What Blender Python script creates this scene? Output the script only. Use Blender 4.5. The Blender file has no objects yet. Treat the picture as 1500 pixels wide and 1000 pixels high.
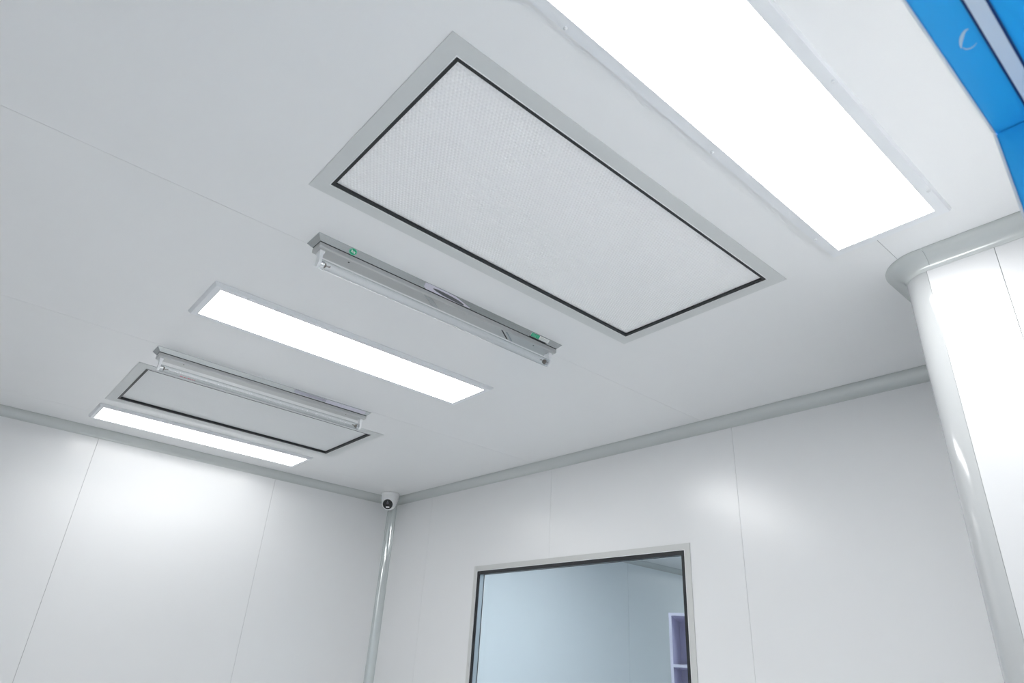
import bpy, bmesh, math
from mathutils import Vector, Matrix
C = bpy.context.scene
S = 1.13          # metres per surveying unit (camera-to-ceiling height = 1 unit)
EYE = 1.55        # camera height above the floor
CZ = EYE + S      # ceiling height

# ------------------------------------------------------------------ camera
cam = bpy.data.cameras.new('camera'); co = bpy.data.objects.new('camera', cam); C.collection.objects.link(co)
rt = Vector((0.7549292, -0.65321351, 0.05825815)); dn = Vector((0.33562024, 0.30850088, -0.89004846)); fw = Vector((0.56341898, 0.69147619, 0.452128))
m = Matrix((rt, -dn, -fw)).transposed().to_4x4(); m.translation = Vector((0, 0, EYE))
co.matrix_world = m
cam.sensor_width = 36; cam.lens = 36 * 978.83 / 1500; cam.clip_start = 0.02
cam.dof.use_dof = True; cam.dof.focus_distance = 3.0; cam.dof.aperture_fstop = 9.0
C.camera = co
# ------------------------------------------------------------------ world, exposure
w = bpy.data.worlds.new('world'); C.world = w; w.use_nodes = True
w.node_tree.nodes['Background'].inputs[0].default_value = (0.8, 0.9, 1, 1)
w.node_tree.nodes['Background'].inputs[1].default_value = 0.3
C.view_settings.view_transform = 'Standard'; C.view_settings.look = 'None'; C.view_settings.gamma = 1
C.view_settings.exposure = 1.10; C.view_settings.use_curve_mapping = False
LED = 10.0            # radiance of the LED panels in the room
LED_NEXT = 15.0       # and of those in the room behind the window

# ------------------------------------------------------------------ materials
def mat(name, col, rough=0.5, metal=0.0, spec=0.5, coat=0.0, noise=0.0, nscale=8, bump=0.0, bscale=60):
    M = bpy.data.materials.new(name); M.use_nodes = True
    nt = M.node_tree; b = nt.nodes['Principled BSDF']
    b.inputs['Base Color'].default_value = (*col, 1); b.inputs['Roughness'].default_value = rough
    b.inputs['Metallic'].default_value = metal; b.inputs['Specular IOR Level'].default_value = spec
    b.inputs['Coat Weight'].default_value = coat; b.inputs['Coat Roughness'].default_value = 0.12
    if noise or bump:
        tc = nt.nodes.new('ShaderNodeTexCoord')
    if noise:
        n = nt.nodes.new('ShaderNodeTexNoise'); n.inputs['Scale'].default_value = nscale; n.inputs['Detail'].default_value = 4
        nt.links.new(tc.outputs['Object'], n.inputs['Vector'])
        mx = nt.nodes.new('ShaderNodeMix'); mx.data_type = 'RGBA'
        mx.inputs[6].default_value = (*[c * (1 - noise) for c in col], 1); mx.inputs[7].default_value = (*[min(1, c * (1 + noise)) for c in col], 1)
        nt.links.new(n.outputs['Fac'], mx.inputs[0]); nt.links.new(mx.outputs[2], b.inputs['Base Color'])
    if bump:
        n2 = nt.nodes.new('ShaderNodeTexNoise'); n2.inputs['Scale'].default_value = bscale; n2.inputs['Detail'].default_value = 2
        nt.links.new(tc.outputs['Object'], n2.inputs['Vector'])
        bp = nt.nodes.new('ShaderNodeBump'); bp.inputs['Strength'].default_value = bump; bp.inputs['Distance'].default_value = 0.002
        nt.links.new(n2.outputs['Fac'], bp.inputs['Height']); nt.links.new(bp.outputs['Normal'], b.inputs['Normal'])
    return M
def emit(name, col, s):
    M = bpy.data.materials.new(name); M.use_nodes = True; nt = M.node_tree; nt.nodes.clear()
    e = nt.nodes.new('ShaderNodeEmission'); o = nt.nodes.new('ShaderNodeOutputMaterial')
    e.inputs[0].default_value = (*col, 1); e.inputs[1].default_value = s; nt.links.new(e.outputs[0], o.inputs[0]); return M
def clear(name, face_col, rim_col, gloss=1.0, blend=0.3, gr=0.03):
    """thin clear glass: tinted transparency, darker at the rim, with a Fresnel reflection"""
    M = bpy.data.materials.new(name); M.use_nodes = True; nt = M.node_tree; nt.nodes.clear()
    t = nt.nodes.new('ShaderNodeBsdfTransparent'); g = nt.nodes.new('ShaderNodeBsdfGlossy'); g.inputs['Roughness'].default_value = gr
    lw = nt.nodes.new('ShaderNodeLayerWeight'); lw.inputs['Blend'].default_value = blend
    mc = nt.nodes.new('ShaderNodeMix'); mc.data_type = 'RGBA'
    mc.inputs[6].default_value = (*face_col, 1); mc.inputs[7].default_value = (*rim_col, 1)
    nt.links.new(lw.outputs['Facing'], mc.inputs[0]); nt.links.new(mc.outputs[2], t.inputs[0])
    # Schlick reflectance, the same for both faces of the sheet
    lf = nt.nodes.new('ShaderNodeLayerWeight'); lf.inputs['Blend'].default_value = 0.5
    pw_ = nt.nodes.new('ShaderNodeMath'); pw_.operation = 'POWER'; pw_.inputs[1].default_value = 5; nt.links.new(lf.outputs['Facing'], pw_.inputs[0])
    mu = nt.nodes.new('ShaderNodeMath'); mu.operation = 'MULTIPLY_ADD'; mu.inputs[1].default_value = 0.94 * gloss; mu.inputs[2].default_value = 0.045 * gloss; nt.links.new(pw_.outputs[0], mu.inputs[0])
    ms = nt.nodes.new('ShaderNodeMixShader'); o = nt.nodes.new('ShaderNodeOutputMaterial')
    nt.links.new(mu.outputs[0], ms.inputs[0]); nt.links.new(t.outputs[0], ms.inputs[1]); nt.links.new(g.outputs[0], ms.inputs[2]); nt.links.new(ms.outputs[0], o.inputs[0])
    return M
M_ceil = mat('ceiling_paint', (0.90, 0.91, 0.917), 0.22, spec=0.4, noise=0.012, nscale=3)
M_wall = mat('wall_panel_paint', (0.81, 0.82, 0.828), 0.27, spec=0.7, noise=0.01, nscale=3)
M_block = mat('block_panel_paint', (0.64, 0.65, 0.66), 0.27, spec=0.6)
M_wall_next = mat('wall_beyond_paint', (0.80, 0.85, 0.88), 0.3, spec=0.5)
M_joint = mat('joint_shadow_gap', (0.68, 0.69, 0.70), 0.8)
M_floor = mat('pale_vinyl_floor', (0.90, 0.905, 0.91), 0.45, noise=0.03, nscale=5)
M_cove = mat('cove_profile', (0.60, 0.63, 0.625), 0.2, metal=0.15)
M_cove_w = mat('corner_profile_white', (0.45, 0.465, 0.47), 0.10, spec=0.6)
M_alu = mat('matt_aluminium_frame', (0.68, 0.70, 0.70), 0.5, spec=0.3, noise=0.02, nscale=40)
M_win_alu = mat('window_aluminium', (0.60, 0.61, 0.60), 0.45, spec=0.3)
M_edge = mat('bright_edge', (0.85, 0.87, 0.88), 0.3)
M_gask = mat('black_rubber', (0.012, 0.014, 0.017), 0.45)
M_mesh = mat('white_dimpled_sheet', (0.97, 0.975, 0.98), 0.35, spec=0.5)
M_mesh2 = mat('grey_fine_mesh_sheet', (0.80, 0.82, 0.83), 0.5, noise=0.05, nscale=260)
M_ledframe = mat('led_frame_white', (0.82, 0.84, 0.87), 0.35)
M_led = emit('led_diffuser', (0.99, 0.992, 0.99), LED)
M_led_a = emit('led_diffuser_bright', (0.99, 0.992, 0.99), LED * 0.85)
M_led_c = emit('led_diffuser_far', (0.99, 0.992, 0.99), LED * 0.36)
M_led_next = emit('led_diffuser_next_room', (0.93, 0.97, 1.0), LED_NEXT)
M_screw = mat('screw_cap', (0.75, 0.77, 0.79), 0.25)
M_steel = mat('stainless_tray', (0.50, 0.525, 0.53), 0.24, metal=0.85, noise=0.08, nscale=14)
M_chan = mat('channel_grey', (0.52, 0.53, 0.53), 0.3, metal=0.5)
M_hold = mat('white_lamp_holder', (0.88, 0.90, 0.92), 0.25)
M_cap = mat('brown_electrode', (0.16, 0.14, 0.12), 0.4, metal=0.5)
M_pin = mat('end_cap_metal', (0.78, 0.79, 0.80), 0.2, metal=0.8)
M_hole = mat('dark_hole', (0.02, 0.02, 0.02), 0.7)
M_green = mat('sticker_green', (0.02, 0.42, 0.22), 0.4)
M_greenl = mat('sticker_green_light', (0.18, 0.62, 0.42), 0.4)
M_paper = mat('sticker_white', (0.85, 0.86, 0.86), 0.5)
M_grey = mat('sticker_print_grey', (0.45, 0.5, 0.48), 0.5)
M_red = mat('red_print', (0.65, 0.06, 0.12), 0.5)
M_film = mat('lavender_film', (0.66, 0.65, 0.74), 0.35)
M_filmshade = mat('film_shadow_dark', (0.12, 0.125, 0.14), 0.3)
M_tube = clear('clear_tube_glass', (0.97, 0.98, 0.985), (0.60, 0.63, 0.65), 1.3, 0.35, 0.13)
M_glass = clear('window_glass_blue_tint', (0.89, 0.925, 0.932), (0.80, 0.85, 0.87), 0.9, 0.3)
M_spacer = mat('window_spacer', (0.55, 0.62, 0.67), 0.3, metal=0.3)
M_cam = mat('security_camera_white', (0.93, 0.94, 0.95), 0.3)
M_lensface = mat('black_glossy_camera_face', (0.008, 0.009, 0.012), 0.18)
M_lens = mat('lens_glass', (0.10, 0.10, 0.12), 0.05)
M_shelf = mat('lavender_shelf_board', (0.64, 0.62, 0.82), 0.4)
M_shelf_edge = mat('pale_lavender_edge', (0.72, 0.71, 0.86), 0.4)
def blue_mat():
    M = mat('blue_frame_paint', (0.02, 0.27, 0.74), 0.33, spec=0.5)
    nt = M.node_tree; b = nt.nodes['Principled BSDF']
    tc = nt.nodes.new('ShaderNodeTexCoord'); n = nt.nodes.new('ShaderNodeTexNoise'); n.inputs['Scale'].default_value = 5
    cr = nt.nodes.new('ShaderNodeValToRGB'); cr.color_ramp.elements[0].color = (0.028, 0.43, 0.95, 1); cr.color_ramp.elements[1].color = (0.04, 0.52, 1.0, 1)
    nt.links.new(tc.outputs['Object'], n.inputs['Vector']); nt.links.new(n.outputs['Fac'], cr.inputs[0]); nt.links.new(cr.outputs[0], b.inputs['Base Color'])
    return M
M_blue = blue_mat()
M_scuff = mat('pale_scuff', (0.62, 0.78, 0.92), 0.6)
M_strip = mat('pale_seal_strip', (0.76, 0.82, 0.90), 0.5)
M_stripdark = mat('navy_seal_edge', (0.01, 0.04, 0.16), 0.5)

# ------------------------------------------------------------------ helpers
def new_obj(name, bm, material, parent=None, smooth=False, matrix=None):
    bmesh.ops.recalc_face_normals(bm, faces=bm.faces)
    me = bpy.data.meshes.new(name); bm.to_mesh(me); bm.free()
    for mt in (material if isinstance(material, (list, tuple)) else [material]): me.materials.append(mt)
    if smooth:
        for p in me.polygons: p.use_smooth = True
        me.set_sharp_from_angle(angle=math.radians(35))
    o = bpy.data.objects.new(name, me); C.collection.objects.link(o)
    if parent: o.parent = parent
    if matrix is not None: o.matrix_world = matrix if not parent else o.matrix_world; 
    if matrix is not None and parent: o.matrix_local = matrix
    return o
def root(name, label, cat, loc=(0, 0, 0), rot=None, group=None, kind=None):
    o = bpy.data.objects.new(name, None); C.collection.objects.link(o); o.location = loc; o.empty_display_size = 0.1
    if rot: o.rotation_euler = rot
    o['label'] = label; o['category'] = cat
    if group: o['group'] = group
    o['kind'] = kind or 'thing'
    return o
def tag(o, label, cat, kind=None):
    o['label'] = label; o['category'] = cat
    if kind: o['kind'] = kind
    return o
def box(bm, x0, x1, y0, y1, z0, z1, T=None, bev=0.0):
    vs = [Vector((x, y, z)) for z in (z0, z1) for y in (y0, y1) for x in (x0, x1)]
    if T: vs = [T @ v for v in vs]
    v = [bm.verts.new(p) for p in vs]
    fs = [bm.faces.new([v[i] for i in q]) for q in ((0, 1, 3, 2), (4, 6, 7, 5), (0, 4, 5, 1), (2, 3, 7, 6), (0, 2, 6, 4), (1, 5, 7, 3))]
    if bev:
        bmesh.ops.bevel(bm, geom=list({e for f in fs for e in f.edges}), offset=bev, segments=2, affect='EDGES')
def slab(bm, a0, a1, b0, b1, th, holes=(), T=None):
    """slab over [a0,a1]x[b0,b1] from c=0 to c=th, minus rectangular holes; closed mesh"""
    A = sorted({a0, a1} | {min(max(v, a0), a1) for h in holes for v in h[:2]}); B = sorted({b0, b1} | {min(max(v, b0), b1) for h in holes for v in h[2:]})
    keep = {}
    for i in range(len(A) - 1):
        for j in range(len(B) - 1):
            ca, cb = (A[i] + A[i + 1]) / 2, (B[j] + B[j + 1]) / 2
            keep[i, j] = not any(h[0] < ca < h[1] and h[2] < cb < h[3] for h in holes)
    V = {}
    def vert(i, j, k):
        if (i, j, k) not in V:
            p = Vector((A[i], B[j], k * th)); V[i, j, k] = bm.verts.new(T @ p if T else p)
        return V[i, j, k]
    for (i, j), k in keep.items():
        if not k: continue
        for c in (0, 1): bm.faces.new([vert(i, j, c), vert(i + 1, j, c), vert(i + 1, j + 1, c), vert(i, j + 1, c)])
        for di, dj, p, q in ((-1, 0, (0, 0), (0, 1)), (1, 0, (1, 0), (1, 1)), (0, -1, (0, 0), (1, 0)), (0, 1, (0, 1), (1, 1))):
            if not keep.get((i + di, j + dj), False):
                bm.faces.new([vert(i + p[0], j + p[1], 0), vert(i + q[0], j + q[1], 0), vert(i + q[0], j + q[1], 1), vert(i + p[0], j + p[1], 1)])
def loft(bm, rings, closed=False, cap=False):
    R = [[bm.verts.new(p) for p in r] for r in rings]
    for a, b in zip(R, R[1:]):
        n = len(a)
        for i in range(n if closed else n - 1): bm.faces.new([a[i], a[(i + 1) % n], b[(i + 1) % n], b[i]])
    if cap: bm.faces.new(R[0]); bm.faces.new(R[-1])
    return R
def tube(bm, p0, p1, r0, r1=None, n=24, cap=True):
    p0, p1 = Vector(p0), Vector(p1); d = (p1 - p0).normalized(); r1 = r0 if r1 is None else r1
    u = d.orthogonal().normalized(); v = d.cross(u)
    ring = lambda c, r: [c + r * (math.cos(2 * math.pi * i / n) * u + math.sin(2 * math.pi * i / n) * v) for i in range(n)]
    loft(bm, [ring(p0, r0), ring(p1, r1)], closed=True, cap=cap)
def lathe(bm, prof, n=32, T=None):
    rings = []
    for r, z in prof:
        ring = [Vector((r * math.cos(2 * math.pi * i / n), r * math.sin(2 * math.pi * i / n), z)) for i in range(n)]
        rings.append([T @ p for p in ring] if T else ring)
    loft(bm, rings, closed=True, cap=True)
GAP = 0.0006
# frames: T maps (a, b, c) to the world; c points into the wall
T_ceil = Matrix.Translation((0, 0, CZ))
YF = 3.806 * S                                            # far wall face
T_far = Matrix(((1, 0, 0, 0), (0, 0, 1, YF), (0, 1, 0, EYE), (0, 0, 0, 1)))
th = math.atan(0.035)                                     # the window wall stands two degrees off square
e = Vector((-math.sin(th), math.cos(th), 0)); nn = Vector((math.cos(th), math.sin(th), 0)); pw = Vector((2.343 * S, 0, EYE))
T_win = Matrix(((e.x, 0, nn.x, pw.x), (e.y, 0, nn.y, pw.y), (0, 1, 0, EYE), (0, 0, 0, 1)))
def panelled(name, label, cat, T, th, cells, child, material, holes=(), backing=True):
    """a setting surface: dark backing (the root) plus its panels, each with its own edges"""
    a0 = min(c[0] for c in cells); a1 = max(c[1] for c in cells); b0 = min(c[2] for c in cells); b1 = max(c[3] for c in cells)
    bm = bmesh.new(); slab(bm, a0, a1, b0, b1, th * 0.4, holes, T @ Matrix.Translation((0, 0, th * 0.6)))
    r = tag(new_obj(name, bm, M_joint), label, cat, 'structure')
    for (p, q, s, t) in cells:
        bm = bmesh.new(); slab(bm, p + GAP, q - GAP, s + GAP, t - GAP, th * 0.6, holes, T)
        new_obj(child, bm, material, r)
    return r

# ------------------------------------------------------------------ the setting
XL, YN = -0.75, 0.0715                                     # left wall, inner face of the door wall (units)
HE1 = (0.4275, 1.4725, 0.7365, 1.2355); HE2 = (0.4210, 1.4320, 2.7530, 3.2280)
sc = lambda *v: tuple(x * S for x in v)
hole1 = sc(*HE1); hole2 = sc(*HE2)
ys = [-0.9, 0.465, 1.498, 2.4865, 3.52, 4.0]
panelled('ceiling', 'flat pale grey panelled ceiling with hairline joints', 'ceiling', T_ceil, 0.05,
         [sc(XL - 0.1, 2.6, ys[i], ys[i + 1]) for i in range(5)], 'ceiling_panel', M_ceil, [hole1, hole2])
bm = bmesh.new(); box(bm, (XL - .1) * S, 6.6 * S, -2.2 * S, 4.2 * S, -0.1, 0)
tag(new_obj('floor', bm, M_floor), 'pale smooth floor of the clean room', 'floor', 'structure')
panelled('wall_far', 'white panelled wall below the furthest light panel', 'wall', T_far, 0.05,
         [(a * S, b * S, -EYE, S - 0.001) for a, b in ((XL, -0.44), (-0.44, 0.485), (0.485, 1.41), (1.41, 2.23))], 'wall_panel', M_wall)
# window opening in wall coordinates
WA0, WA1, WZ0, WZ1 = 1.6145 * S, 2.938 * S, -0.36 * S, 0.5275 * S
win_hole = (WA0 + 0.026, WA1 - 0.026, WZ0 + 0.026, WZ1 - 0.026)
panelled('wall_right', 'white panelled wall around the observation window', 'wall', T_win, 0.05,
         [(a * S, b * S, -EYE, S - 0.001) for a, b in ((0.42, 1.388), (1.388, 2.392), (2.392, 3.385), (3.385, 3.82))], 'wall_panel', M_wall, [win_hole])
# left wall, near wall with door opening, protruding wall block
bm = bmesh.new(); box(bm, (XL - .1) * S, XL * S, -2.2 * S, 4.0 * S, 0, CZ - .001)
tag(new_obj('wall_left', bm, M_wall), 'white wall on the left side of the room', 'wall', 'structure')
DX0, DX1, DZ = -0.30, 0.5865, 0.45
bm = bmesh.new()
slab(bm, XL * S, 1.66 * S, -EYE, S - .001, 0.14, [((DX0 - .03) * S, (DX1 + .03) * S, -EYE - 1, (DZ + .03) * S)],
     Matrix(((1, 0, 0, 0), (0, 0, -1, (YN - .004) * S), (0, 1, 0, EYE), (0, 0, 0, 1))))
tag(new_obj('wall_near', bm, M_wall), 'white wall holding the blue door frame', 'wall', 'structure')
bm = bmesh.new(); box(bm, XL * S, 2.4 * S, -2.2 * S, -2.1 * S, 0, CZ - .001)
tag(new_obj('wall_corridor', bm, M_wall), 'white wall of the passage outside the door', 'wall', 'structure')
bm = bmesh.new(); box(bm, (XL - .1) * S, 2.6 * S, -2.2 * S, -0.901 * S, CZ, CZ + .05)
tag(new_obj('ceiling_corridor', bm, M_ceil), 'pale ceiling of the passage outside the door', 'ceiling', 'structure')
# block: flat wall face X = XC, rounded vertical corner profile
XC, YC, RC = 1.640, 0.418, 0.066
blk = root('wall_column', 'bright white protruding wall block with a rounded vertical corner', 'wall', (XC * S, YC * S, 0), kind='structure')
L = Matrix.Translation((-XC * S, -YC * S, 0))
def loc(x, y, z): return Vector(((x - XC) * S, (y - YC) * S, z))
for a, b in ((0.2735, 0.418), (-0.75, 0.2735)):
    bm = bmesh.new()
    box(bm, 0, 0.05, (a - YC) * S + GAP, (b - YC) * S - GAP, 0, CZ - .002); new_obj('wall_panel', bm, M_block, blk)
bm = bmesh.new(); box(bm, 0.03, 0.09, (-0.75 - YC) * S, 0, 0, CZ - .002); new_obj('backing_panel', bm, M_joint, blk)
n = 20
def arc_pts(r, z, off=0.0):
    c = Vector((RC * S, 0, 0)); return [c + Vector((-r * math.cos(t), r * math.sin(t), z)) for t in [math.pi / 2 * i / n for i in range(n + 1)]]
bm = bmesh.new()
rings = []
for z in (0.0, CZ - 0.002):
    o_ = arc_pts(RC * S, z); o_ = [Vector((0, GAP, z))] + o_ + [Vector((0.75, RC * S, z)), Vector((0.75, 0.02, z)), Vector((0.06, GAP, z))]
    rings.append(o_)
loft(bm, rings, closed=True, cap=True)
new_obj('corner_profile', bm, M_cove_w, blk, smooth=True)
# coves (concave quarter-round profiles) along the ceiling
RV = 0.041 * S
def cove_prof(n=10):
    pts = [(RV * (1 - math.sin(t)), -RV * (1 - math.cos(t)) ) for t in [math.pi / 2 * i / n for i in range(n + 1)]]
    return pts     # (distance from wall, height below ceiling): from ceiling edge (RV? ) to the wall
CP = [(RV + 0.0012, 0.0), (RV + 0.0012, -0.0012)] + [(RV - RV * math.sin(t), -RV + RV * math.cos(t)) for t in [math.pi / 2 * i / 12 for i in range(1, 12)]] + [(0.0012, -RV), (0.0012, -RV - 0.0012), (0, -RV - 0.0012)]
def cove_at(P, N):   # P point on the wall at ceiling level, N horizontal unit normal into the room
    return [P + N * d + Vector((0, 0, z)) for d, z in CP] + [P.copy()]
def cove(name, label, P0, N0, P1, N1, material=None):
    bm = bmesh.new(); loft(bm, [cove_at(Vector(P0), Vector(N0)), cove_at(Vector(P1), Vector(N1))], closed=True, cap=True)
    return tag(new_obj(name, bm, material or M_cove, smooth=True), label, 'cove trim', 'structure')
czz = CZ - 0.0005
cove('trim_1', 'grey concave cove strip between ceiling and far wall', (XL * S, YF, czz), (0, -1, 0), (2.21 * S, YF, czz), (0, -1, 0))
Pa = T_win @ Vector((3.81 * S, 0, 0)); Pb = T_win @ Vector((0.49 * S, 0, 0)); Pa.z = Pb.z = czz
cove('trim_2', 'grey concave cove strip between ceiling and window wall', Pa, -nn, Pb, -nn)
# cove around the block
bm = bmesh.new(); rings = [cove_at(Vector((0, (-0.75 - YC) * S, czz)), Vector((-1, 0, 0))), cove_at(Vector((0, -0.012, czz)), Vector((-1, 0, 0)))]
loft(bm, rings, closed=True, cap=True)
t3 = tag(new_obj('trim_3', bm, M_cove, smooth=True), 'grey cove strip wrapping the top of the rounded wall block', 'cove trim', 'structure'); t3.location = (XC * S, YC * S, 0)
bm = bmesh.new(); rings = [cove_at(Vector((0, -0.0112, czz)), Vector((-1, 0, 0)))]
for i in range(n + 1):
    t = math.pi / 2 * i / n; rings.append(cove_at(Vector((RC * S - RC * S * math.cos(t), RC * S * math.sin(t), czz)), Vector((-math.cos(t), math.sin(t), 0))))
rings.append(cove_at(Vector((0.70, RC * S, czz)), Vector((0, 1, 0))))
loft(bm, rings, closed=True, cap=True)
new_obj('cove_corner', bm, M_cove, t3, smooth=True)
# vertical inside-corner profile
bm = bmesh.new()
cx = T_win @ Vector((3.80 * S, 0, 0)); ex = -e; RI = 0.046
rings = []
P = Vector((pw.x - 0.035 * YF, YF, 0))
for z in (0.0, CZ - RV * 0.7):
    a = P + Vector((-1, 0, 0)) * RI; b = P - e * RI; o_ = P + Vector((-1, 0, 0)) * RI - e * RI
    pts = [a + Vector((0, 0.002, 0)), a + Vector((0, -0.0015, 0))]
    for i in range(1, 12):
        t = math.pi / 2 * i / 12; pts.append(o_ + Vector((0, 1, 0)) * RI * math.cos(t) + nn * RI * math.sin(t))
    pts += [b - nn * 0.0015, b + nn * 0.002, P + Vector((0.002, 0.002, 0))]
    rings.append([Vector((p.x, p.y, z)) for p in pts])
loft(bm, rings, closed=True, cap=True)
tag(new_obj('trim_4', bm, mat('inside_corner_profile', (0.66, 0.70, 0.70), 0.08, metal=0.4, spec=1.0), smooth=True), 'glossy grey concave vertical strip in the room corner below the camera', 'corner trim', 'structure')

# ------------------------------------------------------------------ window
win = root('window_1', 'double-glazed observation window with grey aluminium frame and black gasket', 'window', T_win @ Vector(((WA0 + WA1) / 2, WZ0, 0)), kind='structure')
TW = Matrix.Translation(-Vector(win.location)) @ T_win
def ring_rails(parent, T, a0, a1, b0, b1, wd, c0, c1, name, material):
    """four mitred rails around a rectangle, each a mesh of its own"""
    O = [(a0, b0), (a1, b0), (a1, b1), (a0, b1)]; I = [(a0 + wd, b0 + wd), (a1 - wd, b0 + wd), (a1 - wd, b1 - wd), (a0 + wd, b1 - wd)]
    for k in range(4):
        q = [O[k], O[(k + 1) % 4], I[(k + 1) % 4], I[k]]
        bm = bmesh.new(); loft(bm, [[T @ Vector((*p, c0)) for p in q], [T @ Vector((*p, c1)) for p in q]], closed=True, cap=True)
        new_obj(name, bm, material, parent)
FW = 0.0255 * S
ring_rails(win, TW, WA0, WA1, WZ0, WZ1, FW, -0.003, 0.0, 'frame_rail', M_win_alu)
def ring_one(parent, T, a0, a1, b0, b1, wd, c0, c1, name, material):
    bm = bmesh.new(); slab(bm, a0, a1, b0, b1, c1 - c0, [(a0 + wd, a1 - wd, b0 + wd, b1 - wd)], T @ Matrix.Translation((0, 0, c0))); return new_obj(name, bm, material, parent)
a0, a1, b0, b1 = WA0 + FW, WA1 - FW, WZ0 + FW, WZ1 - FW
ring_one(win, TW, a0 - .0015, a1 + .0015, b0 - .0015, b1 + .0015, 0.0022, -0.0042, -0.0005, 'edge_bead', M_edge)
ring_one(win, TW, a0, a1, b0, b1, 0.0195, 0.0005, 0.006, 'gasket', M_gask)
g = 0.0155
bm = bmesh.new(); slab(bm, a0, a1, b0, b1, 0.0002, (), TW @ Matrix.Translation((0, 0, 0.0065))); bm2 = None
bm.free()
def pane(c, ins):
    bm = bmesh.new(); v = [bm.verts.new(TW @ Vector(p)) for p in ((a0 + ins, b0 + ins, c), (a1 - ins, b0 + ins, c), (a1 - ins, b1 - ins, c), (a0 + ins, b1 - ins, c))]; bm.faces.new(v)
    new_obj('glass_pane', bm, M_glass, win)
pane(0.0065, 0.004); pane(0.043, 0.004)
ring_one(win, TW, a0 + .0005, a1 - .0005, b0 + .0005, b1 - .0005, 0.0135, 0.007, 0.0425, 'spacer', M_spacer)
ring_one(win, TW, a0, a1, b0, b1, 0.0165, 0.0405, 0.0425, 'inner_gasket', M_gask)
ring_one(win, TW, a0, a1, b0, b1, 0.0165, 0.0435, 0.05, 'rear_gasket', M_edge)

# room behind the window
YB = 3.905 * S
bm = bmesh.new(); box(bm, 2.28 * S, 6.6 * S, YB + .05, YB + .1, 0, CZ)
wb = tag(new_obj('wall_beyond', bm, M_joint), 'pale blue-grey panelled wall seen through the window', 'wall', 'structure')
for a, b in ((2.29, 4.62), (4.62, 5.60), (5.60, 6.6)):
    bm = bmesh.new(); box(bm, a * S + GAP * 2, b * S - GAP * 2, YB, YB + .05, 0, CZ - .001); new_obj('wall_panel', bm, M_wall_next, wb)
bm = bmesh.new(); box(bm, 6.6 * S, 6.7 * S, 0.0, 4.2 * S, 0, CZ)
tag(new_obj('wall_beyond_end', bm, M_wall_next), 'end wall of the room behind the window', 'wall', 'structure')
bm = bmesh.new(); box(bm, 2.45 * S, 6.7 * S, -0.1 * S, 0.0, 0, CZ)
tag(new_obj('wall_beyond_near', bm, M_wall_next), 'near wall of the room behind the window', 'wall', 'structure')
bm = bmesh.new(); box(bm, 2.605 * S, 6.7 * S, -0.1 * S, 4.2 * S, CZ, CZ + .05)
tag(new_obj('ceiling_beyond', bm, M_ceil), 'ceiling of the room behind the window', 'ceiling', 'structure')
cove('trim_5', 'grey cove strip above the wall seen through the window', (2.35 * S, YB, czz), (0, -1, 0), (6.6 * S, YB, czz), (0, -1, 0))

# shelf in that room
sd = Vector((0.509, -0.861, 0)); bd = Vector((0.861, 0.509, 0))
SH = 0.3826 * S + EYE
shelf = root('storage_shelf', 'lavender open storage shelf seen through the window, cut off by its right edge', 'shelf', (3.2 * S, 2.424 * S, 0))
TS = Matrix(((sd.x, bd.x, 0, 0), (sd.y, bd.y, 0, 0), (0, 0, 1, 0), (0, 0, 0, 1)))
def sb(name, x0, x1, y0, y1, z0, z1, m_=M_shelf):
    bm = bmesh.new(); box(bm, x0, x1, y0, y1, z0, z1, TS); return new_obj(name, bm, m_, shelf)
SWD, SD, t = 0.8, 0.46, 0.016
sb('side_board', 0, t, 0.004, SD, 0, SH); sb('side_board', SWD - t, SWD, 0.004, SD, 0, SH)
sb('back_board', t, SWD - t, SD - 0.006, SD, 0.05, SH - t)
for z in (SH, SH - 0.286, SH - 0.286 * 2, SH - .286 * 3, SH - .286 * 4, SH - .286 * 5):
    sb('shelf_board' if z != SH else 'top_board', (t if z != SH else 0), (SWD - t if z != SH else SWD), 0.004, SD - .006 if z != SH else SD, z - t, z + (0 if z != SH else 0.0))
    sb('edge_strip', (t if z != SH else 0), (SWD - t if z != SH else SWD), 0, 0.004, z - t, z, M_shelf_edge)
for x in (0, SWD - t): sb('edge_strip', x, x + t, 0.0, 0.004, 0, SH - t, M_shelf_edge)

# ------------------------------------------------------------------ door frame
door = root('door_1', 'bright blue metal door frame with a pale seal strip, close to the viewer', 'door frame', ((DX0 + DX1) / 2 * S, YN * S, 0), kind='structure')
TD = Matrix.Translation(-Vector(door.location))
def db(name, x0, x1, y0, y1, z0, z1, m_, par=door, bev=0.0):
    bm = bmesh.new(); box(bm, x0, x1, y0, y1, z0, z1, None, bev)
    bmesh.ops.transform(bm, matrix=TD, verts=bm.verts); return new_obj(name, bm, m_, par)
zs = EYE + DZ * S
yb = YN * S - 0.16
head = db('head', (DX0 - .05) * S, (DX1 + .05) * S, yb, YN * S, zs, zs + .06, M_blue, bev=0.0012)
db('jamb', DX1 * S, (DX1 + .05) * S, yb, YN * S, 0, zs - .0004, M_blue, bev=0.0012)
db('jamb', (DX0 - .05) * S, DX0 * S, yb, YN * S, 0, zs - .0004, M_blue, bev=0.0012)
y0, y1 = 0.0338 * S, 0.0436 * S
st = db('seal_strip', DX0 * S, DX1 * S + .0, y0, y1, zs - 0.0035, zs, M_strip)
db('seal_edge', DX0 * S, DX1 * S, y1, y1 + .0022, zs - 0.0015, zs, M_stripdark, st); db('seal_edge', DX0 * S, DX1 * S, y0 - .0022, y0, zs - 0.0015, zs, M_stripdark, st)
db('edge_trim', DX0 * S, DX1 * S, YN * S, YN * S + .0022, zs - .0004, zs + .05, M_edge)
db('edge_trim', DX1 * S - .0004, DX1 * S + .04, YN * S, YN * S + .0022, 0, zs - .0005, M_edge)
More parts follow.
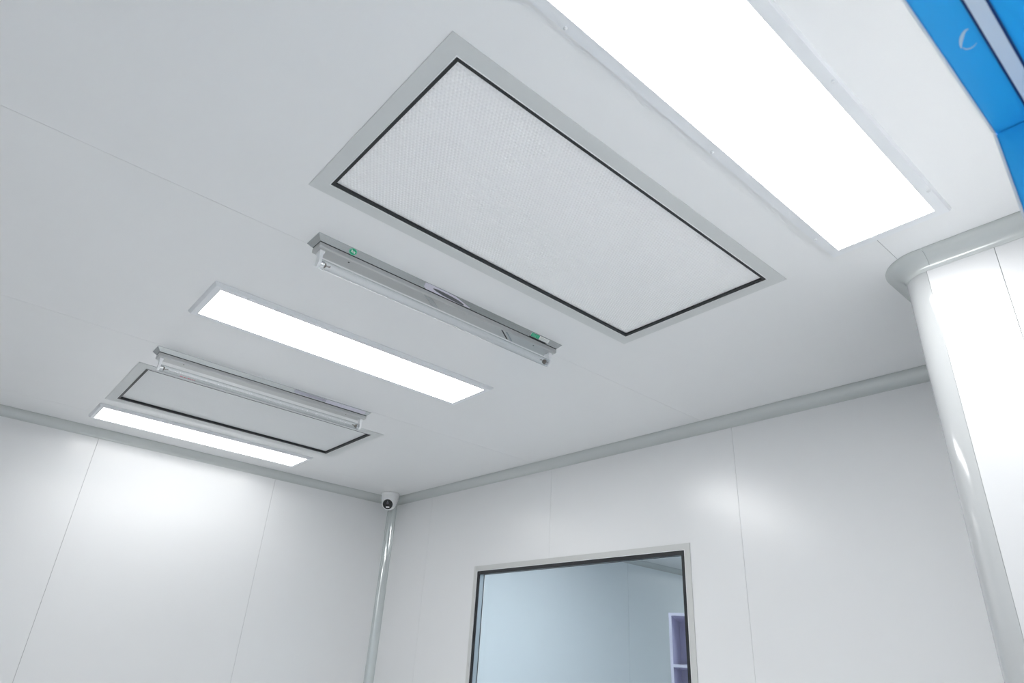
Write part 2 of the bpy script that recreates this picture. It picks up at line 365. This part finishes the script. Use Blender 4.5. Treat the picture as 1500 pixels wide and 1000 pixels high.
# pale scuff: a thin curved scratch on the head
bm = bmesh.new(); k = zs - 0.0003
cxs, cys = 0.5335 * DZ * S * 0 + 0.0, 0.0
def scuff(cx, cy, rx, ry, t0, t1, wd, rot=0.0, nseg=16):
    bm = bmesh.new(); pts = []
    for i in range(nseg + 1):
        t = t0 + (t1 - t0) * i / nseg; wl = wd * math.sin(math.pi * (i + .6) / (nseg + 1.2))
        for s in (-1, 1):
            x = (rx + s * wl) * math.cos(t); y = (ry + s * wl) * math.sin(t)
            pts.append(Vector((cx + x * math.cos(rot) - y * math.sin(rot), cy + x * math.sin(rot) + y * math.cos(rot), zs - .00025)))
    loft(bm, [pts[0::2], pts[1::2]]); bmesh.ops.transform(bm, matrix=TD, verts=bm.verts); return new_obj('scuff_mark', bm, M_scuff, head)
scuff(0.4675 * S, 0.0545 * S, 0.013, 0.0045, math.radians(60), math.radians(190), 0.0017, 0.35)
scuff(0.4685 * S, 0.0530 * S, 0.009, 0.006, math.radians(-60), math.radians(60), 0.0007, 0.35)

# ------------------------------------------------------------------ LED panels
def led_panel(cx, cy, length, width, label, cz=CZ, emat=M_led, border=0.023, group='led ceiling light panels', bv=0.008):
    r = root('led_panel_light', label, 'ceiling light', (cx * S, cy * S, cz), group=group)
    a, b, h = length / 2, width / 2, (0.0125 if bv > .005 else 0.0115)
    # frame: bevelled outer lip, flat inner band, small inner return
    bm = bmesh.new()
    def rr(a_, b_, z): return [Vector((-a_, -b_, z)), Vector((a_, -b_, z)), Vector((a_, b_, z)), Vector((-a_, b_, z))]
    loft(bm, [rr(a, b, 0), rr(a, b, -0.003), rr(a - bv, b - bv, -h), rr(a - bv - border, b - bv - border, -h), rr(a - bv - border, b - bv - border, -h + .003), rr(a - bv - border, b - bv - border, 0)], closed=True)
    new_obj('frame', bm, M_ledframe, r)
    bm = bmesh.new(); box(bm, -(a - bv - border) - .0005, (a - bv - border) + .0005, -(b - bv - border) - .0005, (b - bv - border) + .0005, -h + .0015, -.002)
    new_obj('diffuser', bm, emat, r)
    for x in (-a * .80, 0, a * .80):
        for y in (-(b - bv - .006), (b - bv - .006)):
            if x == 0 and cy > 1: continue
            bm = bmesh.new(); lathe(bm, [(0.0045, -h), (0.0045, -h - .001), (0.0025, -h - .0022)], 10, Matrix.Translation((x, y, 0))); new_obj('screw', bm, M_screw, r, smooth=True)
    return r
G = 'recessed white-framed led light panels'
l1 = led_panel(0.953, 0.4345, 1.061 * S, 0.270 * S, 'largest and nearest bright white LED ceiling panel, cut off by the top edge', emat=M_led_a, bv=0.004, border=0.026)
led_panel(0.9225, 2.006, 1.063 * S, 0.256 * S, 'bright white LED ceiling panel between the two germicidal lamp fixtures', border=0.0215)
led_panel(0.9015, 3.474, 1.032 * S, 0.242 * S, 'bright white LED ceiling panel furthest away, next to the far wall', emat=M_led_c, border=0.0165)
# unseen LED panels added as light sources for the passage and the room behind
led_panel(0.2, -0.62, 1.2, 0.3, 'unseen LED panel added to light the passage outside the door', emat=M_led_next)
led_panel(3.1, 2.75, 1.2, 0.3, 'unseen LED panel added to light the room behind the observation window', emat=M_led_next)
led_panel(5.65, 3.42, 0.9, 0.22, 'small dimmer LED panel over the wall behind the lavender shelf', emat=M_led_c)
led_panel(3.2, 0.9, 1.2, 0.3, 'unseen LED panel added to light the lavender shelf', emat=M_led_next)

# ------------------------------------------------------------------ HEPA filter outlets
def outlet(rect, frame, label, fine=False):
    """rect: gasket opening; frame: outer frame rectangle (surveying units)"""
    cx, cy = (frame[0] + frame[1]) / 2 * S, (frame[2] + frame[3]) / 2 * S
    r = root('filter_outlet', label, 'air vent', (cx, cy, CZ), group='filter outlets in the ceiling')
    a0, a1, b0, b1 = frame[0] * S - cx, frame[1] * S - cx, frame[2] * S - cy, frame[3] * S - cy
    q0, q1, s0, s1 = rect[0] * S - cx, rect[1] * S - cx, rect[2] * S - cy, rect[3] * S - cy
    O = [(a0, b0), (a1, b0), (a1, b1), (a0, b1)]; I = [(q0, s0), (q1, s0), (q1, s1), (q0, s1)]
    for k in range(4):
        qd = [O[k], O[(k + 1) % 4], I[(k + 1) % 4], I[k]]
        bm = bmesh.new(); loft(bm, [[Vector((*p, -.0022)) for p in qd], [Vector((*p, 0.0)) for p in qd]], closed=True, cap=True)
        new_obj('frame_rail', bm, M_alu, r)
    wd = 0.0125 if fine else 0.0105
    bm = bmesh.new(); slab(bm, q0 - .001, q1 + .001, s0 - .001, s1 + .001, .0014, [(q0 + .001, q1 - .001, s0 + .001, s1 - .001)], Matrix.Translation((0, 0, -.0036))); new_obj('edge_bead', bm, M_edge, r)
    bm = bmesh.new(); slab(bm, q0 + .001, q1 - .001, s0 + .001, s1 - .001, .03, [(q0 + wd, q1 - wd, s0 + wd, s1 - wd)], Matrix.Translation((0, 0, -.002))); new_obj('gasket', bm, M_gask, r)
    # face sheet
    q0 += wd - .0012; q1 -= wd - .0012; s0 += wd - .0012; s1 -= wd - .0012
    z = 0.009 if fine else 0.005
    if fine:
        bm = bmesh.new(); box(bm, q0, q1, s0, s1, z, z + .004); new_obj('face_sheet', bm, M_mesh2, r)
    else:
        p = 0.0098; py = p * 0.866; vs = []; fs = []
        ny = int((s1 - s0) / py); nx = int((q1 - q0) / p)
        vs += [(q0, s0, z), (q1, s0, z), (q1, s1, z), (q0, s1, z)]; fs.append((0, 1, 2, 3))
        for j in range(ny):
            for i in range(nx - (j % 2)):
                x = q0 + p * (i + .5 + .5 * (j % 2)); y = s0 + py * (j + .5); R_ = p * .42; b_ = len(vs)
                for k in range(6): t = math.pi / 3 * k + .5; vs.append((x + R_ * math.cos(t), y + R_ * math.sin(t), z))
                for k in range(6): t = math.pi / 3 * k + .5; vs.append((x + R_ * .55 * math.cos(t), y + R_ * .55 * math.sin(t), z - .0011))
                for k in range(6): fs.append((b_ + k, b_ + (k + 1) % 6, b_ + 6 + (k + 1) % 6, b_ + 6 + k))
                fs.append(tuple(b_ + 6 + k for k in range(6)))
        me = bpy.data.meshes.new('face_sheet'); me.from_pydata(vs, [], fs); me.materials.append(M_mesh)
        me.update(); o = bpy.data.objects.new('face_sheet', me); C.collection.objects.link(o); o.parent = r
        bm = bmesh.new(); box(bm, q0 - .004, q1 + .004, s0 - .004, s1 + .004, .012, .014); new_obj('housing', bm, M_gask, r)
    return r
outlet((0.4311, 1.4691, 0.7399, 1.232), (0.3954, 1.5055, 0.7042, 1.2698), 'large near rectangular filter outlet with white dimpled face and black gasket')
outlet((0.4245, 1.4285, 2.7565, 3.2245), (0.3879, 1.4681, 2.7137, 3.271), 'smaller-looking far filter outlet with plain grey face beside the furthest light', fine=True)

# ------------------------------------------------------------------ germicidal lamp fixtures
def fixture(cx, cy, label):
    r = root('germicidal_lamp', label, 'lamp', (cx * S, cy * S, CZ), group='germicidal lamps on the ceiling')
    a = 0.4385 * S; b = 0.0355 * S; i = 0.0125 * S; h = 0.0165
    def rr(a_, b_, z): return [Vector((-a_, -b_, z)), Vector((a_, -b_, z)), Vector((a_, b_, z)), Vector((-a_, b_, z))]
    bm = bmesh.new(); loft(bm, [rr(a, b, 0), rr(a, b, -.0012), rr(a - i, b - i, -h)], closed=True, cap=True); new_obj('base_tray', bm, M_steel, r)
    bm = bmesh.new(); loft(bm, [rr(a - i - .002, b - i - .0008, -h), rr(a - i - .002, b - i - .0008, -h - .0036)], closed=True, cap=True); new_obj('gap_shade_strip', bm, M_gask, r)  # black strip standing in for the shade in the gap under the tray
    ca, cb, cz = a - i - .001, b - i - .0002, h + .0036
    bm = bmesh.new(); loft(bm, [rr(ca, cb, -cz), rr(ca, cb, -cz - .012), rr(ca - .003, cb - .003, -cz - .016)], closed=True, cap=True); new_obj('channel', bm, M_chan, r)
    zb = -cz - .016
    for x in (-a + .118, a - .118):
        bm = bmesh.new(); tube(bm, (x, -.012, zb), (x, -.012, zb - .0006), .0028, n=12); new_obj('mounting_hole', bm, M_hole, r)
    zt = -0.065 * S; R_ = 0.0145; hx = a - 0.032
    for s in (-1, 1):
        bm = bmesh.new()
        # lamp holder: block on the channel narrowing to a rounded cup around the tube end
        sec = lambda z, w_, t_: [Vector((s * hx + t_ * c, w_ * d, z)) for c, d in ((-1, -1), (1, -1), (1, 1), (-1, 1))]
        rings = [sec(zb, .014, .0075), sec(zb - .006, .014, .0075), sec(zb - .012, .010, .005), sec(zt + .012, .0115, .0045)]
        for k in range(0, 7):
            t_ = math.pi / 2 * k / 6; rings.append(sec(zt - R_ * .9 * math.sin(t_), max(.0135 * math.cos(t_), .003), .0045))
        loft(bm, rings, closed=True, cap=True); new_obj('lamp_holder', bm, M_hold, r, smooth=True)
        x0 = s * (hx - .0046)
        bm = bmesh.new(); tube(bm, (x0, 0, zt), (x0 - s * .012, 0, zt), R_ * .72, n=20); new_obj('end_cap', bm, M_pin, r, smooth=True)
        bm = bmesh.new(); tube(bm, (x0 - s * .0125, 0, zt), (x0 - s * .018, 0, zt), R_ * .62, R_ * .5, n=16)
        for w_ in (-.004, .004): tube(bm, (x0 - s * .018, w_, zt), (x0 - s * .032, w_ * .5, zt + .002), .0008, n=6)
        tube(bm, (x0 - s * .032, -.004, zt + .002), (x0 - s * .032, .004, zt + .002), .001, n=6)
        new_obj('electrode', bm, M_cap, r, smooth=True)
    bm = bmesh.new(); tube(bm, (-hx + .004, 0, zt), (hx - .004, 0, zt), R_, n=32, cap=False); new_obj('glass_tube', bm, M_tube, r, smooth=True)
    return r, a, b, i, h, zt, zb
f1, a, b, i_, h_, zt, zb = fixture(0.9385, 1.462, 'nearer germicidal lamp with stainless tray, clear tube and green stickers')
nl = math.hypot(h_ - .0012, i_)
def side(u, v, d=0.0006):      # point on the near sloped tray side: u along, v 0..1 from ceiling to lower edge
    return Vector((u, -b + i_ * v - d * (h_ / nl), -.0012 - (h_ - .0012) * v - d * (i_ / nl)))
def decal(name, u0, u1, v0, v1, material, parent, d=0.0006, skew=0.0):
    bm = bmesh.new(); lo = [side(u0, v0, d), side(u1, v0, d), side(u1 + skew, v1, d), side(u0 + skew, v1, d)]; up = [side(u0, v0, 0.0001), side(u1, v0, 0.0001), side(u1 + skew, v1, .0001), side(u0 + skew, v1, .0001)]
    loft(bm, [lo, up], closed=True, cap=True); return new_obj(name, bm, material, parent)
ux = lambda X: (X - 0.9385) * S
def disc(name, u, v, ru, rv, material, parent, d):
    bm = bmesh.new(); P_ = [(u + ru * math.cos(2 * math.pi * k / 24), v + rv * math.sin(2 * math.pi * k / 24)) for k in range(24)]
    loft(bm, [[side(p, q, d) for p, q in P_], [side(p, q, .0001) for p, q in P_]], closed=True, cap=True); return new_obj(name, bm, material, parent)
stk = disc('round_sticker', ux(.6025), .5, .0125, .50, M_greenl, f1, .0006); stk['label'] = 'round green sticker with white print'
disc('sticker_disc', ux(.6025), .5, .0105, .42, M_green, stk, .0009)
for du, v0, v1, wd, sk in ((-.0068, .22, .62, .0016, .0014), (-.0052, .30, .38, .0030, 0), (-.0030, .36, .62, .0016, 0), (-.0006, .36, .44, .0034, 0), (-.0006, .56, .64, .0034, 0), (.0030, .40, .70, .0018, .001), (.0054, .42, .70, .0018, 0)):
    decal('printed_mark', ux(.6025) + du, ux(.6025) + du + wd, v0, v1, M_paper, stk, .0012, sk)
lab = decal('paper_label', ux(1.2440), ux(1.3215), .10, .78, M_paper, f1); lab['label'] = 'green and white rectangular label'
gr = decal('green_field', ux(1.2445), ux(1.2790), .11, .77, M_green, lab, .0009)
for k, (du, v0, v1, wd) in enumerate(((.004, .25, .45, .004), (.010, .2, .6, .0014), (.013, .3, .5, .005), (.020, .25, .65, .0014), (.023, .3, .42, .006), (.031, .25, .6, .0016), (.006, .6, .68, .020))):
    decal('printed_mark', ux(1.2445) + du, ux(1.2445) + du + wd, v0, v1, M_greenl, gr.parent, .0012)
for k in range(3): decal('printed_line', ux(1.284), ux(1.316), .28 + .16 * k, .32 + .16 * k, M_grey, lab, .0009)
decal('black_tape', ux(1.2420), ux(1.3130), .84, 1.0, M_gask, f1, .0014)
# peeled protective film along the middle of the tray side
def ribbon(name, pts, material, parent, d=.0008):
    bm = bmesh.new(); lo = [side(u, v0, d) for u, v0, v1 in pts]; hi = [side(u, v1, d) for u, v0, v1 in pts]; loft(bm, [lo, hi]); return new_obj(name, bm, material, parent)
fl = ribbon('peeled_film', [(ux(.832), .05, .75), (ux(.842), .0, .98), (ux(.852), .0, .98), (ux(.866), .02, .97), (ux(.90), .05, 1.0), (ux(.94), .1, 1.0), (ux(.975), .5, .95), (ux(1.0), .80, .92)], M_film, f1, .0010); fl['label'] = 'lavender peeled protective film'
ribbon('film_shadow', [(ux(.862), .38, .50), (ux(.875), .30, .66), (ux(.90), .32, .82), (ux(.93), .38, .90), (ux(.955), .5, .93), (ux(.975), .72, .92)], M_filmshade, fl, .0016)  # dark ribbon painted as shadow on the peeled film
# reflections painted as slanted bars on the underside of the channel
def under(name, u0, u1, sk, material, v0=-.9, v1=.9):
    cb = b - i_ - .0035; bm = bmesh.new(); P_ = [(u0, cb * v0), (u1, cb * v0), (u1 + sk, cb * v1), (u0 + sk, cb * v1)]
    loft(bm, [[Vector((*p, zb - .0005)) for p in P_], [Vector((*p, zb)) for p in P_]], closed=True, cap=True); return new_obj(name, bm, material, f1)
under('reflection_bar', ux(.842), ux(.868), .058, M_steel); under('reflection_bar', ux(1.130), ux(1.137), .058, M_hole); under('reflection_bar', ux(1.148), ux(1.156), .058, M_steel)

f2, *_ = fixture(0.8375, 2.533, 'further germicidal lamp beside the grey filter outlet, with a lavender film strip')
ux = lambda X: (X - 0.8375) * S
decal('film_strip', ux(1.065), ux(1.25), .12, .95, M_film, f2)['label'] = 'bright lavender film strip'
decal('film_strip', ux(.925), ux(1.065), .12, .80, mat('grey_lavender_film', (.48, .48, .56), .4), f2)['label'] = 'greyer lavender film strip'
bm = bmesh.new()
for k, wd in enumerate((.007, .003, .005, .002, .006, .003, .005, .004)):
    x = -0.4385 * S + .118 + .008 * k; t_ = math.radians(-140)
    R_ = .0149; q = [(x, t0) for t0 in (0,)]
    P0 = [Vector((x + dx, R_ * math.cos(math.radians(ang)), zt + R_ * math.sin(math.radians(ang)))) for dx, ang in ((0, -112), (wd, -112), (wd, -125), (0, -125))]
    v = [bm.verts.new(p) for p in P0]; bm.faces.new(v)
new_obj('red_print', bm, M_red, f2)['label'] = 'small red print on the glass tube'

# ------------------------------------------------------------------ dome security camera
dc = root('security_camera', 'small white dome security camera with black face in the ceiling corner', 'camera', (2.104 * S, 3.684 * S, CZ))
bm = bmesh.new(); lathe(bm, [(.060, 0), (.063, -.002), (.063, -.014), (.0605, -.018)], 40); new_obj('base_ring', bm, M_cam, dc, smooth=True)
bm = bmesh.new(); lathe(bm, [(.0600, -.018), (.0598, -.030), (.0575, -.050), (.0525, -.066), (.046, -.074)], 40); new_obj('housing', bm, mat('camera_housing', (.90, .91, .92), .35), dc, smooth=True)
bc = Vector((-.005, -.006, -.066)); fd = Vector((-.56, -.60, -.57)).normalized(); fd = Vector((-0.625, -0.60, -0.50)).normalized()
TB = Matrix.Translation(bc) @ fd.to_track_quat('Z', 'Y').to_matrix().to_4x4()
RB = .0515
prof = [(.004, -RB)] + [(RB * math.sin(math.radians(t)), -RB * math.cos(math.radians(t))) for t in range(12, 136, 6)] + [(.036, RB * .70), (.0355, RB * .66)]
bm = bmesh.new(); lathe(bm, prof, 40, TB); ball = new_obj('ball', bm, M_cam, dc, smooth=True)
bm = bmesh.new(); lathe(bm, [(.0352, RB * .66), (.0352, RB * .71), (.032, RB * .74), (.010, RB * .76)], 36, TB); face = new_obj('face_plate', bm, M_lensface, dc, smooth=True)
up = TB.inverted().to_3x3() @ Vector((0, 0, 1)); up.z = 0; up.normalize(); rgt = Vector((up.y, -up.x, 0))
cl = up * .009; bm = bmesh.new(); lathe(bm, [(.0085, RB * .74), (.0085, RB * .79), (.006, RB * .80)], 20, TB @ Matrix.Translation(cl)); new_obj('lens_ring', bm, mat('dark_lens_ring', (.06, .06, .065), .3), face, smooth=True)
bm = bmesh.new(); lathe(bm, [(.005, RB * .795), (.004, RB * .815), (.001, RB * .825)], 16, TB @ Matrix.Translation(cl)); new_obj('lens', bm, M_lens, face, smooth=True)
bm = bmesh.new(); pts = []
for s_ in (1, -1):
    for k in range(9):
        t_ = math.pi * k / 8 - math.pi / 2
        pts.append(-up * .0195 + rgt * (s_ * (.0085 + .0045 * math.cos(t_))) + up * (s_ * .0045 * math.sin(t_)))
loft(bm, [[TB @ (p + Vector((0, 0, RB * .73))) for p in pts], [TB @ (p + Vector((0, 0, RB * .78))) for p in pts]], closed=True, cap=True)
new_obj('light_bar', bm, M_paper, face)
bm = bmesh.new(); lathe(bm, [(.003, 0), (.003, .004)], 10, Matrix.Translation((.054, -.028, -.03)) @ Vector((.85, -.45, 0)).to_track_quat('Z', 'Y').to_matrix().to_4x4()); new_obj('screw', bm, M_hole, dc)
